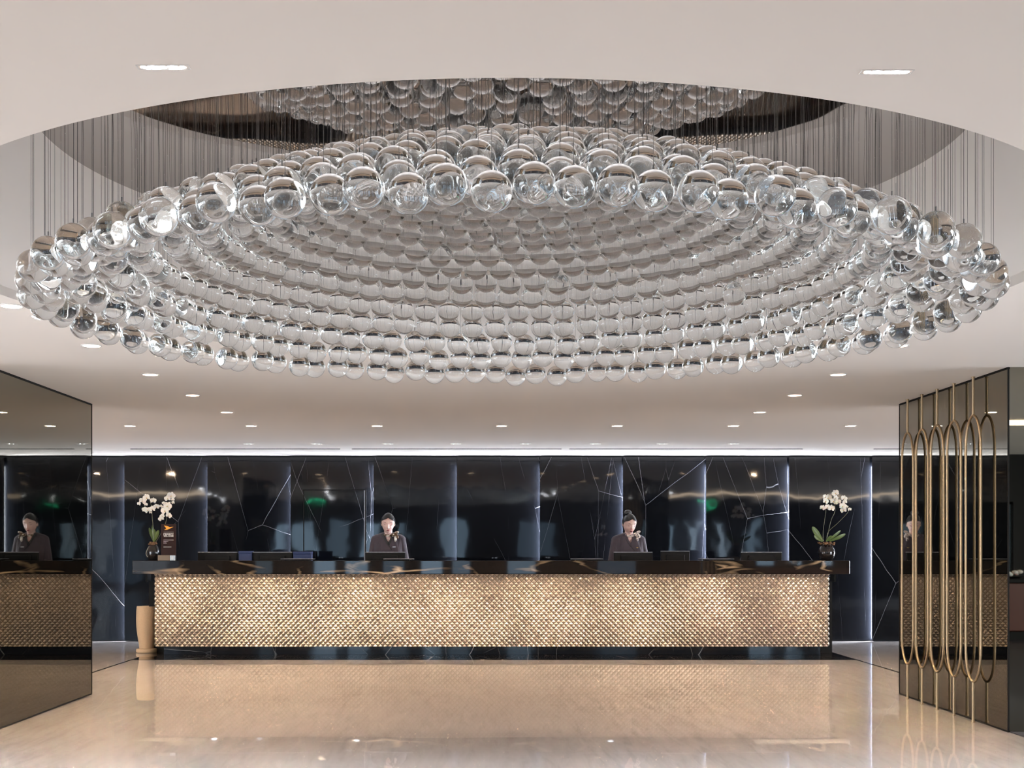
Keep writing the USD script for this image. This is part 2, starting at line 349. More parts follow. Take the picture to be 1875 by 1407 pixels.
def downlight(x, y, label, group, z=CZ, glow='lamp'):
    stem = 'downlight'
    t = thing(stem, label, 'ceiling light', (x, y, z), 0, group)
    obj('trim_ring', lathe([(.050, -.0005), (.052, -.004), (.060, -.004), (.063, 0.0)], 32), M['trimring'], t, smooth=40)
    d = trimesh.creation.cylinder(radius=.0515, height=.002, sections=32); d.apply_translation([0, 0, -.0022])
    obj('lens', d, M[glow], t)
G1 = 'round downlights in the ceiling left of the chandelier'
for k in range(5):
    d = [.593, .71, .829, .942, 1.061][k]
    lab = ['round white downlight nearest the camera on the left, just under the chandelier rim', 'round downlight second from the front in the left line', 'round downlight third from the front in the left line',
           'round downlight fourth from the front in the left line', 'round downlight fifth in the left line, just before the desk row'][k]
    downlight(-(507, 503, 498, 493, 489)[k] * U, d * DM, lab, G1)
G2 = 'round downlights in the ceiling right of the chandelier'
for k, d in enumerate([.71, .829, .942, 1.061]):
    downlight(546 * U, d * DM, ['round downlight hidden behind the right rim of the chandelier', 'round downlight nearest the chandelier in the right line', 'round downlight in the middle of the right line', 'round downlight at the far end of the right line, just before the desk row'][k], G2)
G3 = 'round downlights in a row before the desk'
for k, xu in enumerate([-753, -491, -219, 50, 300, 551, 804]):
    downlight(xu * U, 1.18 * DM, ['leftmost downlight in the desk row, beside the left mirror wall', 'second downlight from the left in the desk row', 'third downlight from the left in the desk row', 'middle downlight in the desk row', 'downlight right of the middle in the desk row', 'second downlight from the right in the desk row', 'rightmost downlight in the desk row, beside the right mirror pillar'][k], G3)
# unseen lamps outside the picture, placed to light the floor and ceiling: beside the chandelier, in the high ceiling behind the camera, behind the mirror walls
lamps = [(x, y, CZ, FRONT_COL, FRONT_L) for x in (-5.2, -2.4, 2.6, 5.2) for y in (1.4, 3.0, 4.7, 6.2)] + [(x, y, 3.44, DOWN_COL, DOWN_L) for x in (-8, -4, 0, 4, 8) for y in (-1.5, -4.5)] + [(q * U, 1.18 * DM, CZ, DOWN_COL, DOWN_L) for q in (-1275, -1014, 1065)]
for k, (x, y, z, c_, l_) in enumerate(lamps):
    d = UsdLux.DiskLight.Define(stage, f'/World/unseen_lobby_lamp_{k+1:03d}'); d.AddTranslateOp().Set(Gf.Vec3d(x, y, z - .003)); d.CreateRadiusAttr(.0515); d.CreateColorAttr(Gf.Vec3f(*c_)); d.CreateIntensityAttr(l_)

# unseen cool spots out of view, placed to light the floor under the chandelier
for k, x in enumerate((-3.6, -2.6, -1.6, -.6, .5, 1.5, 2.5, 3.5)):
    d = UsdLux.SphereLight.Define(stage, f'/World/unseen_spot_{k+1:03d}'); d.AddTranslateOp().Set(Gf.Vec3d(x, 2.8, CZ - .06)); d.AddRotateXYZOp().Set(Gf.Vec3f(51, 0, 0))
    d.CreateRadiusAttr(.05); d.CreateColorAttr(Gf.Vec3f(*AIM_COL)); d.CreateIntensityAttr(AIM_L)
    sh_ = UsdLux.ShapingAPI.Apply(d.GetPrim()); sh_.CreateShapingConeAngleAttr(16); sh_.CreateShapingConeSoftnessAttr(.8)

def linear_spot(x, y, rz, label, group):
    t = thing('linear_spotlight', label, 'ceiling light', (x, y, CZ), rz, group)
    w = 27 * U
    obj('housing', extr(sbox(-w/2-.004, -.015, w/2+.004, .015).difference(sbox(-w/2-.001, -.0125, w/2+.001, .0125)), .0015, -.0015), M['trimring'], t)
    for k in range(5):
        c = trimesh.creation.cylinder(radius=.0100, height=.001, sections=20); c.apply_translation([(k-2)*w/5.1, 0, -.0008])
        obj('lens', c, M['spot' if k in (1, 3) else 'spot_soft'], t)
G5 = 'five-lens linear spotlights in the ceiling'
linear_spot(-172*U, .298*DM, 0, 'short five-lens spotlight in the ceiling at upper left', G5)
linear_spot(225*U, .301*DM, 0, 'short five-lens spotlight in the ceiling at upper right', G5)
linear_spot(-505*U, .624*DM, 90, 'five-lens spotlight beside the nearest left downlight', G5)
for k, xu in enumerate([-583, -410, -230, -57, 119, 297, 467, 647]):
    linear_spot(xu*U, 1.386*DM, 0, ['first from the left', 'second from the left', 'third from the left', 'fourth from the left', 'fifth from the left', 'sixth from the left', 'seventh from the left', 'rightmost'][k] + ' of the tiny linear spotlights above the desk', 'tiny linear spotlights above the desk')

# ---------------------------------------------------------------- reception desk
DK = 1.352 * DM                              # plane of the gold front
SC = F / DK
gx0, gx1 = (283-VX)/SC, (1518-VX)/SC
gz1, gz0 = H - (1052-VY)/SC, H - (1184.5-VY)/SC
cx0, cx1 = (243-VX)/SC, (1555-VX)/SC
cz1 = H - (1027-VY)/SC
desk = thing('reception_desk', 'long reception desk with a gold studded front under a black marble top', 'desk', (0, 0, 0))
obj('counter_top', cbx(cx0, cx1, DK - .03, DK + .36, gz1, cz1, .006), M['counter'], desk, label='thick black marble counter with tan veins')
obj('front_panel', bx(gx0 + .005, gx1 - .005, DK + .022, DK + .10, gz0, gz1), M['gold_shade'], desk)
wst = 9.1 / SC; hst = 9.15 / SC; dst = .0102
nx = int(round((gx1-gx0)/wst)); wst = (gx1-gx0)/nx
V, Fc = [], []
rows = int(math.ceil((gz1-gz0)/(hst/2)))
for r in range(rows + 1):
    zc = gz0 + r*hst/2
    off = (r % 2) * wst/2
    for c in range(nx + 1):
        xc = gx0 + wst/2 + c*wst - off
        if xc > gx1 + .001 or xc < gx0 - .001: continue
        b = len(V); e = .86
        x0_, x1_ = max(xc - wst/2*e, gx0 - .01), min(xc + wst/2*e, gx1 + .01)
        z0_, z1_ = max(zc - hst/2*e, gz0 - .0005), min(zc + hst/2*e, gz1 - .0005)
        if r == 0:
            V += [(xc, DK + .022 - dst, zc), (x0_, DK + .022, zc), (x1_, DK + .022, zc), (xc, DK + .022, z1_)]
            Fc += [(b, b+2, b+3), (b, b+3, b+1), (b, b+1, b+2)]
        else:
            V += [(xc, DK + .022 - dst, min(zc, gz1-.001)), (x0_, DK + .022, min(zc, gz1-.001)), (x1_, DK + .022, min(zc, gz1-.001)), (xc, DK + .022, z1_), (xc, DK + .022, z0_)]
            Fc += [(b, b+2, b+3), (b, b+3, b+1), (b, b+1, b+4), (b, b+4, b+2)]
obj('stud', trimesh.Trimesh(np.array(V), Fc, process=False), M['gold'], desk, kind='stuff', label='small gold pyramid studs covering the front')
obj('body', bx(cx0 + .06, cx1 - .06, DK + .50, DK + .52, 0.004, .86), M['edge'], desk)
obj('end_panel', cat_(bx(cx0 + .06, cx0 + .08, DK + .34, DK + .52, .86, gz1), bx(cx1 - .08, cx1 - .06, DK + .34, DK + .52, .86, gz1)), M['edge'], desk)
obj('carcass', bx(gx0 + .25, gx1 - .25, DK + .10, DK + .36, .17, gz1), M['edge'], desk)
obj('plinth', bx((300-VX)/F*14.87, (1502-VX)/F*14.87, 14.87, 15.10, .004, .17), M['plinth'], desk, label='recessed black marble plinth')
obj('work_surface', cbx(gx0 + .05, gx1 - .05, DK + .36, DK + .80, .86, .90, .004), M['edge'], desk)

# ---------------------------------------------------------------- things on and behind the desk
def monitor(x0, x1, ytop, Y, label, h=.30, lean=0):
    xa, xb = px(x0, 0, Y)[0], px(x1, 0, Y)[0]; zt = px(0, ytop, Y)[2]; w = xb - xa; xc = (xa+xb)/2
    t = thing('computer_monitor', label, 'computer monitor', (xc, Y, .90), 0, 'monitors behind the counter')
    z = zt - .90
    obj('housing', cbx(-w/2, w/2, 0, .028, z-h, z-.007, .004), M['black'], t)
    obj('bezel_edge', cbx(-w/2, w/2, .0, .03, z-.008, z, .002), M['grey_edge'], t, label='pale top edge of the screen')
    obj('rear_cover', cbx(-w*.32, w*.32, -.022, 0, z-h*.8, z-.045, .006), M['black'], t)
    obj('screen', bx(-w/2+.012, w/2-.012, .0281, .0295, z-h+.014, z-.016), M['black'], t)
    obj('neck', cbx(-.03, .03, -.05, -.022, .015, z-h*.5, .004), M['black'], t)
    obj('foot', cbx(-.11, .11, -.10, .06, .001, .016, .004), M['black'], t)
MY = DK + .50
monitor(362, 434, 1011, MY, 'leftmost computer monitor, between the brown sign and a navy file box')
monitor(462, 535, 1011, MY, 'computer monitor between the two navy file boxes')
monitor(669, 742, 1011, MY, 'computer monitor in front of the receptionist with the low bun')
monitor(1124, 1195, 1011, MY, 'computer monitor in front of the receptionist with the top knot')
monitor(1210, 1263, 1009, MY + .02, 'small dark monitor just right of the receptionist with the top knot')
monitor(1357, 1432, 1011, MY, 'rightmost computer monitor, between a counter tray and the right orchid')
def file_box(x0, x1, ytop, label):
    Y = DK + .47; a, b = px(x0, 0, Y)[0], px(x1, 0, Y)[0]; zt = px(0, ytop, Y)[2]
    t = thing('file_box', label, 'file box', ((a+b)/2, Y, .90), 0, 'navy boxes behind the counter'); w = b-a
    obj('box', cbx(-w/2, w/2, 0, .14, .001, zt-.90-.03, .004), M['navy'], t)
    obj('lid', cbx(-w/2-.002, w/2+.002, -.003, .143, zt-.90-.03, zt-.90, .004), M['navy'], t)
file_box(437, 461, 1009.5, 'navy blue file box between the two left monitors')
file_box(537, 570, 1010.5, 'navy blue file box right of the second monitor')
def tray(x0, x1, label):
    Y = DK + .02; a, b = px(x0, 0, Y)[0], px(x1, 0, Y)[0]; w = b-a
    t = thing('document_tray', label, 'tray', ((a+b)/2, DK + .12, cz1), 0, 'thin trays lying on the counter')
    obj('foot', cbx(-w/2+.05, w/2-.05, -.09, .09, .0005, .008, .002), M['black'], t)
    obj('plate', cbx(-w/2, w/2, -.115, .115, .008, .018, .003), M['black'], t)
    obj('rim', cat_(cbx(-w/2, w/2, -.116, -.108, .017, .0215, .001), cbx(-w/2, w/2, .108, .116, .017, .0215, .001)), M['grey_edge'], t, label='pale grey rim')
tray(514, 573, 'thin black tray on the counter in front of the second monitor')
tray(702, 757, 'thin black tray on the counter before the receptionist with the low bun')
tray(1047, 1104, 'thin black tray on the counter between the two receptionists')
tray(1284, 1344, 'thin black tray on the counter left of the rightmost monitor')

# brown welcome sign
SY = DK + .10
sx0, sx1 = px(295, 0, SY)[0], px(322.5, 0, SY)[0]; st = px(0, 960, SY)[2]
sg = thing('welcome_sign', 'upright dark brown sign with an orange bird and white lettering by the left orchid', 'sign', ((sx0+sx1)/2, SY, cz1))
w = sx1 - sx0; hh = st - cz1
obj('panel', cbx(-w/2, w/2, -.004, .004, .055, hh, .001), M['sign'], sg)
obj('stand', cbx(-w/2, w/2, -.015, .04, .0005, .055, .002), M['edge'], sg)
k = 1/9.38/ (F/SY)
def sgn(x, y): return np.array([(x - 685) * k, hh - (y - 660) * k])
def flat(poly, y0, t):
    e = extr(poly, t); e.apply_transform(np.array([[1, 0, 0, 0], [0, 0, -1, y0], [0, 1, 0, 0], [0, 0, 0, 1.]])); return e
bird = Polygon([sgn(*p) for p in [(608, 685), (640, 690), (676, 698), (706, 718), (740, 711), (772, 714), (738, 722), (704, 742), (664, 757), (610, 761), (646, 741), (632, 716)]])
obj('bird_emblem', flat(bird, -.004, .0012), M['orange'], sg, label='orange flying bird emblem')
def word(txt, x0, x1, ybase, cap, bold=True):
    m = meshkit.text_mesh(txt, cap, .0012, bold); b = m.bounds; s = (x1-x0)*k / (b[1][0]-b[0][0])
    m.apply_translation([-b[0][0], 0, 0]); m.apply_scale([s, cap*1.0/ (b[1][1]-min(b[0][1], 0)) , 1])
    m.apply_transform(np.array([[1, 0, 0, (x0-685)*k], [0, 0, -1, -.004], [0, 1, 0, hh-(ybase-660)*k], [0, 0, 0, 1.]])); return m
obj('lettering', word('PRIORITY', 600, 772, 847, 28*k), M['print'], sg, label='the word PRIORITY in white capitals')
obj('lettering', word('WELCOME', 600, 772, 878, 28*k), M['print'], sg, label='the word WELCOME in white capitals')
ln = []
for (a, b, y, h_) in [(602, 772, 800, 3), (600, 772, 936, 8), (600, 680, 955, 4), (600, 650, 975, 4), (600, 655, 992, 4), (600, 732, 1055, 7)]:
    x = a
    while x < b:
        wd = 12 + (int(x) * 7 % 17) if h_ > 3 else b - a
        x2 = min(x + wd, b); p, q = sgn(x, y + h_/2), sgn(x2, y - h_/2)
        ln.append(bx(p[0], q[0], -.0052, -.004, p[1], q[1])); x = x2 + 4
obj('small_print', cat_(*ln), M['print'], sg, kind='stuff', label='rows of small white print')
cw0, cw1 = px(291, 0, SY)[0], px(323, 0, SY)[0]
cd = thing('card_stand', 'low grey card with a pale blue tap symbol at the foot of the brown sign', 'card', ((cw0+cw1)/2, SY - .05, cz1))
w = cw1 - cw0
obj('card', cbx(-w/2, w*.18, -.003, .003, .0005, .062, .001), M['card'], cd)
obj('tap_card', cbx(w*.19, w/2, -.003, .003, .0005, .060, .001), M['bluecard'], cd)
arcs = []
for r in (.010, .019, .028):
    a = np.linspace(-.75, .75, 10); arcs.append(tube(np.c_[w*.24 + r*np.cos(a), np.full(10, -.0036), .03 + r*np.sin(a)], .0016, 6))
obj('tap_symbol', cat_(*arcs), M['print'], cd, label='white contactless arcs')
obj('brace', cbx(-w/2+.02, w/2-.02, .003, .03, .0005, .006, .001), M['card'], cd)

# sandstone floor vase left of the desk
VYD = 1.395 * DM; vs = F/VYD
vx = (268.5-VX)/vs; vh = (1195.5-1111)/vs
vz = thing('floor_vase', 'tall sandstone-coloured floor vase half hidden by the left end of the gold desk', 'vase', (vx, VYD, 0.0035))
body = [(.010, .045), (.085, .045), (.088, .06), (.094, .12), (.108, .20), (.120, .30), (.124, .40), (.121, .50), (.117, vh-.008), (.113, vh), (.106, vh-.004), (.100, vh-.08), (.095, .30), (.02, .28)]
obj('body', lathe(body, 48), M['vase'], vz, smooth=50)
obj('foot', lathe([(.01, 0), (.118, 0), (.125, .010), (.125, .030), (.118, .044), (.09, .050), (.01, .050)], 48), M['vase'], vz, smooth=50)

# ---------------------------------------------------------------- orchids
def ellipsoid(c, ax, r, sub=2):
    m = trimesh.creation.icosphere(sub); v = m.vertices * r
    m.vertices = v @ np.asarray(ax) + c; return m

def flower_mesh(s, R, rr):
    """moth orchid of radius s, facing R's -y; returns (petals, lip)"""
    ps = []
    for ang, L, W in ((90, .92, .55), (215, .9, .5), (325, .9, .5)):
        a = math.radians(ang); d = np.array([math.cos(a), 0, math.sin(a)]); t = np.array([-math.sin(a), 0, math.cos(a)])
        ps.append(ellipsoid(d*s*.52, [d, np.array([0, 1., 0]), t], np.array([L*s*.52, s*.07, W*s*.62]), 2))
    for sx in (-1, 1):
        a = math.radians(90 - sx*72); d = np.array([math.cos(a), -.12, math.sin(a)]); d /= np.linalg.norm(d); t = np.cross(d, [0, 1., 0]); t /= np.linalg.norm(t); nn = np.cross(t, d)
        ps.append(ellipsoid(d*s*.52 + np.array([0, -s*.06, 0]), [d, nn, t], np.array([s*.54, s*.07, s*.56]), 2))
    lip = cat_(ellipsoid(np.array([0, -s*.18, -s*.16]), np.eye(3), np.array([s*.12, s*.16, s*.17]), 2), ellipsoid(np.array([0, -s*.2, -s*.02]), np.eye(3), np.array([s*.08, s*.10, s*.08]), 1))
    p = cat_(*ps)
    for m in (p, lip): m.vertices = m.vertices @ R.T
    return p, lip

def leaf_mesh(p0, p1, w, arch, tw=0):
    p0, p1 = np.asarray(p0, float), np.asarray(p1, float); N = 11; ts = np.linspace(0, 1, N)
    d = p1-p0; side = np.array([d[2], 0, -d[0]]); side /= np.linalg.norm(side); side = side*math.cos(tw) + np.array([0, 1, 0])*math.sin(tw); nrm = np.cross(d, side); nrm /= np.linalg.norm(nrm)
    V, Fc = [], []
    for t in ts:
        c = p0 + d*t + nrm*arch*math.sin(math.pi*t)
        ww = w * (.35 + 1.1*t if t < .55 else .955*math.sqrt(max(0, 1-((t-.55)/.46)**2)))
        for (u, q) in ((-1, .0), (-.5, -.12), (0, -.22), (.5, -.12), (1, .0)):
            V.append(c + side*u*ww + nrm*q*ww + nrm*.002)
        for (u, q) in ((1, .0), (.5, -.12), (0, -.22), (-.5, -.12), (-1, .0)):
            V.append(c + side*u*ww*.99 + nrm*q*ww - nrm*.002)
    for i in range(N-1):
        for j in range(10):
            a, b = i*10+j, i*10+(j+1) % 10
            Fc += [(a, b, b+10), (a, b+10, a+10)]
    for i in (0, N-1):
        for j in range(1, 9): Fc.append((i*10, i*10+j, i*10+j+1))
    return trimesh.Trimesh(V, Fc, process=False)

def orchid(label, base_px, ox, oy, flowers, stems, leaves, moss_w, bowl_r, root=None, seed=1):
    r = np.random.default_rng(seed)
    Y = DK + .17; sc = F/Y; kk = 1/9.38/sc
    bx_, bz = px(ox + base_px/9.38, 0, Y)[0], cz1
    t = thing('potted_orchid', label, 'orchid', (bx_, Y, cz1))
    def L(x, y, dy=0.): p = px(ox + x/9.38, oy + y/9.38, Y); return np.array([p[0]-bx_, dy, p[2]-cz1])
    br = bowl_r; bh = L(0, 1000)[2]
    a = np.linspace(-1.15, 1.05, 16)
    prof = [(.01, .001)] + [(br*math.cos(q)*(1 if q < 0 else 1), bh*.47 + bh*.52*math.sin(q)/math.sin(1.15)) for q in a]
    prof = [(max(x, .01), max(z, .001)) for x, z in prof]; rt = prof[-1][0]
    prof += [(rt-.008, prof[-1][1]), (rt-.012, prof[-1][1]-.02), (.01, prof[-1][1]-.022)]
    obj('bowl', lathe(prof, 40), M['bowl'], t, smooth=60, label='round black glass bowl')
    ms = []
    for q in range(26):
        an = r.uniform(0, 6.28); rd = moss_w*math.sqrt(r.uniform(.1, 1)); 
        ms.append(ellipsoid(np.array([rd*math.cos(an), rd*math.sin(an), bh + r.uniform(-.006, .018)]), np.eye(3), np.array([.018, .018, .011]), 1))
    obj('bark', cat_(*ms), M['moss'], t, kind='stuff', smooth=True)
    for (p, q, w, arch, tw) in leaves:
        obj('leaf', leaf_mesh(L(*q), L(*p), w*kk, arch*kk, tw), M['leaf'], t, smooth=50)
    for s in stems:
        pts = bez([L(*q) for q in s], 8)
        obj('stem', tube(pts, np.linspace(.0038, .0022, len(pts)), 6), M['stem'], t, smooth=True)
    for (x, y, s) in flowers:
        yaw, pit, rol = r.uniform(-.5, .5), r.uniform(-.25, .25), r.uniform(-.5, .5)
        cy, sy, cp_, sp, cr, sr = math.cos(yaw), math.sin(yaw), math.cos(pit), math.sin(pit), math.cos(rol), math.sin(rol)
        R = np.array([[cy, -sy, 0], [sy, cy, 0], [0, 0, 1]]) @ np.array([[1, 0, 0], [0, cp_, -sp], [0, sp, cp_]]) @ np.array([[cr, 0, sr], [0, 1, 0], [-sr, 0, cr]])
        pm, lm = flower_mesh(s*kk*1.2, R, r)
        loc = L(x, y, r.uniform(-.06, .02))
        f = obj('flower', pm, M['petal'], t, smooth=True, loc=loc)
        obj('lip', lm, M['plip'], f, smooth=True, label='yellowish centre of the flower')
    if root: obj('aerial_root', tube(bez([L(*q) for q in root], 6), .003, 6), M['root'], t, smooth=True)
orchid('white orchid in a black bowl left of the brown welcome sign', 430, 235, 890,
    [(330, 205, 58), (245, 260, 50), (205, 312, 30), (430, 255, 45), (320, 322, 26), (290, 408, 42), (335, 420, 46), (425, 398, 48), (492, 362, 44), (380, 455, 24), (562, 352, 26), (750, 172, 58), (680, 218, 48), (785, 238, 26), (625, 300, 26), (772, 288, 26), (690, 352, 68), (650, 430, 68), (592, 520, 36), (712, 512, 44), (568, 565, 42)],
    [[(440, 970), (432, 760), (412, 560), (404, 440), (380, 300, .01), (330, 205, .01)], [(470, 970), (560, 800, .03), (630, 640, .03), (668, 470, .02), (705, 320, .02), (750, 190, .01)], [(404, 440), (340, 430), (290, 410)]],
    [((360, 720), (440, 960), 26, 20, .5), ((520, 760), (440, 960), 34, -20, .3), ((430, 740), (440, 960), 44, 10, .0), ((415, 680), (430, 960), 22, 14, .8)], .045, .075,
    root=[(385, 1000), (350, 1080, -.05), (325, 1160, -.05), (348, 1225, -.05)], seed=3)
orchid('white orchid in a black bowl standing on the right end of the counter', 405, 1470, 890,
    [(385, 192, 42), (440, 205, 52), (548, 130, 52), (552, 205, 36), (370, 265, 52), (530, 268, 52), (598, 280, 44), (690, 218, 46), (702, 285, 36), (330, 378, 42), (412, 372, 46), (490, 385, 52), (660, 352, 52), (680, 420, 46), (755, 362, 26), (802, 405, 27)],
    [[(345, 960), (350, 780), (372, 600), (394, 440), (390, 260, .01)], [(400, 960), (450, 740), (490, 580), (550, 430), (545, 200, .01)], [(400, 960), (440, 790), (600, 640), (780, 450, .01), (760, 370)]],
    [((165, 705), (350, 950), 52, 16, .2), ((195, 850), (335, 955), 34, 14, .3), ((650, 768), (420, 950), 28, -10, .4), ((730, 828), (460, 952), 34, -14, .3), ((500, 860), (400, 955), 40, 6, .7)], .088, .100, seed=5)

# ---------------------------------------------------------------- brass loops before the right mirror pillar
LX = 760.5 * U
LABS = ['farthest brass loop from the camera, beside the far edge of the right mirror pillar', 'brass loop second from the far edge of the right mirror pillar', 'middle one of the five brass loops before the right mirror pillar', 'brass loop second nearest the camera before the right mirror pillar', 'brass loop nearest the camera before the right mirror pillar']
for k, d in enumerate([.968, .9365, .9055, .8735, .8395]):
    y = d * DM; hw = .1385; r = .0095; zt, zb = H + 202*U, H - 207*U; ex = .24
    t = thing('brass_loop', LABS[k], 'wall decoration', (LX, y, 0), 0, 'brass loops before the right mirror pillar')
    a = np.linspace(0, np.pi, 21)
    pts = [(0, hw*math.cos(q), zt - ex + ex*math.sin(q)) for q in a]
    pts += [(0, -hw, zz) for zz in np.linspace(zt-ex-.15, zb+ex+.15, 8)]
    pts += [(0, -hw*math.cos(q), zb + ex - ex*math.sin(q)) for q in a]
    pts += [(0, hw, zz) for zz in np.linspace(zb+ex+.15, zt-ex-.15, 8)] + [(0, hw, zt-ex)]
    obj('loop', tube(pts, r, 12, cap=False), M['brass'], t, smooth=True)
    obj('upper_rod', tube([(0, 0, zt), (0, 0, CZ - .004)], .0095, 12), M['brass'], t, smooth=40)
    obj('lower_rod', tube([(0, 0, .003), (0, 0, zb)], .0095, 12), M['brass'], t, smooth=40)
    obj('ceiling_collar', lathe_at([(.010, -.010), (.0135, -.010), (.0135, 0.)], 0, 0, CZ - .001, 16), M['brass'], t, smooth=40)
    obj('floor_collar', lathe_at([(.0135, 0.), (.0135, .010), (.010, .010)], 0, 0, .001, 16), M['brass'], t, smooth=40)

# ---------------------------------------------------------------- chandelier of hanging glass balls
CX = 28 * U; CYC = .531 * DM; RB = .0635
def dome(r): return H + (356 - .000692*(r/U)**2) * U
C = []
for k in range(15):
    r = (431, 403, 374)[k] * U if k < 3 else (435 - 30*k) * U
    amp = (6., 5., 4.)[k] * U if k < 3 else 0.          # the outer rings are set in a zigzag
    nb = max(3, int(2*math.pi*r / ((26.2, 26.8, 27.4)[k] * U if k < 3 else .1335))); off = rng.uniform(0, 6.28)
    if k < 3: nb -= nb % 2
    for j in range(nb):
        rj = r + (amp if j % 2 else -amp) + (rng.uniform(-.008, .008) if k < 4 else 0)
        a = off + 2*math.pi*j/nb + rng.uniform(-.12, .12)*.03/max(r, .2)
        jz = rng.uniform(-1, 1) * (.010 if k < 3 else .007)
        if k > 3 and rng.random() < .03: jz -= .02
        C.append((CX + rj*math.cos(a), CYC + rj*math.sin(a), dome(r) + jz))
C.append((CX, CYC, dome(0)))
C = np.array(C)
# part the balls that would touch
for it in range(80):
    from scipy.spatial import cKDTree
    pr = cKDTree(C).query_pairs(2*RB + .0015, output_type='ndarray')
    if not len(pr): break
    dv = C[pr[:, 1]] - C[pr[:, 0]]; L_ = np.linalg.norm(dv, axis=1, keepdims=True); mv = dv/L_ * (2*RB + .002 - L_)/2
    np.add.at(C, pr[:, 0], -mv); np.add.at(C, pr[:, 1], mv)
# which show largest in the picture
P2 = np.c_[VX + C[:, 0]/C[:, 1]*F, VY - (C[:, 2]-H)/C[:, 1]*F]; RP = RB*F/C[:, 1]
order = np.argsort(C[:, 1]); area = np.zeros(len(C))
smp = np.array([(q*math.cos(a), q*math.sin(a)) for q in (.25, .6, .92) for a in np.arange(8)*math.pi/4])
for n_, i in enumerate(order):
    s = P2[i] + smp*RP[i]; fr = order[:n_]
    if len(fr):
        cov = (((s[:, None] - P2[fr][None])**2).sum(-1) < RP[fr]**2).any(1); vis = 1 - cov.mean()
    else: vis = 1.
    area[i] = vis * RP[i]**2
big = set(np.argsort(-area)[:300].tolist())
ch = thing('chandelier', 'huge domed chandelier of hanging clear glass balls in the round ceiling recess', 'chandelier', (CX, CYC, MZ))
s3, s4 = trimesh.creation.icosphere(3, RB), trimesh.creation.icosphere(4, RB)
rest, restc = [], []
O = np.array([CX, CYC, MZ])
def cable(z0):
    return cat_(tube([(0, 0, RB - .001), (0, 0, RB + .016)], .0024, 6), tube([(0, 0, RB + .016), (0, 0, z0)], .0008, 5))
for i in range(len(C)):
    p = C[i] - O
    if i in big:
        o = obj('glass_ball', s4 if RP[i] > 28 else s3, M['glass'], ch, smooth=True, loc=p)
        obj('cable', cable(-p[2] - .002), M['cable'], o)
    else:
        b = s3.copy(); b.apply_translation(p); rest.append(b)
        c = cable(-p[2] - .002); c.apply_translation(p); restc.append(c)
obj('farther_glass_balls', cat_(*rest), M['glass'], ch, smooth=True, kind='stuff', label='the remaining clear glass balls')
obj('farther_cables', cat_(*restc), M['cable'], ch, kind='stuff', label='thin dark cables of the remaining balls')

# ---------------------------------------------------------------- receptionists
def hull(*sp, n=20):
    ms = [m3.Manifold.sphere(r, n).translate([float(v) for v in c]) for c, r in sp]
    return m3.Manifold.batch_hull(ms)

def smooth_m(man, length, it=8):
    t = tm(man.refine_to_length(length)); t = trimesh.Trimesh(t.vertices, t.faces, process=True)
    trimesh.smoothing.filter_taubin(t, lamb=.5, nu=.53, iterations=it); return t

def head_mesh(Rm, c, sub=5, grow=1.0):
    grow = grow * 1.10
    m = trimesh.creation.icosphere(sub); v = m.vertices.copy()
    x, y, z = v.T
    jaw = np.where(z < .1, 1 - .40*np.clip((.1 - z)/1.1, 0, 1)**1.6, 1.0)
    jaw = jaw * (1 + .10*np.sin(np.pi*np.clip(z, 0, 1)**.8))
    X = x*.073*jaw; Yy = y*.094*np.where((y < 0) & (z < 0), 1 - .10*(-z), 1) + np.where(z < -.2, -.016*np.clip((-z-.2)/.8, 0, 1), 0); Z = z*.116
    front = y < -.3
    def g(cx, cz, sx, sz, amp): return np.where(front, amp*np.exp(-((X-cx)/sx)**2 - ((Z-cz)/sz)**2), 0)
    Yy = Yy - g(0, -.030, .011, .013, .021) - g(0, -.006, .0085, .022, .010)
    Yy = Yy + g(.031, .004, .017, .012, .010) + g(-.031, .004, .017, .012, .010)
    Yy = Yy - g(.031, .003, .010, .007, .004) - g(-.031, .003, .010, .007, .004)
    Yy = Yy - g(0, .026, .045, .008, .003) - g(0, -.062, .020, .008, .006) - g(0, -.098, .018, .012, .005) - g(.038, -.03, .018, .02, .003) - g(-.038, -.03, .018, .02, .003)
    m.vertices = (np.c_[X, Yy, Z]*grow) @ Rm.T + c
    return m

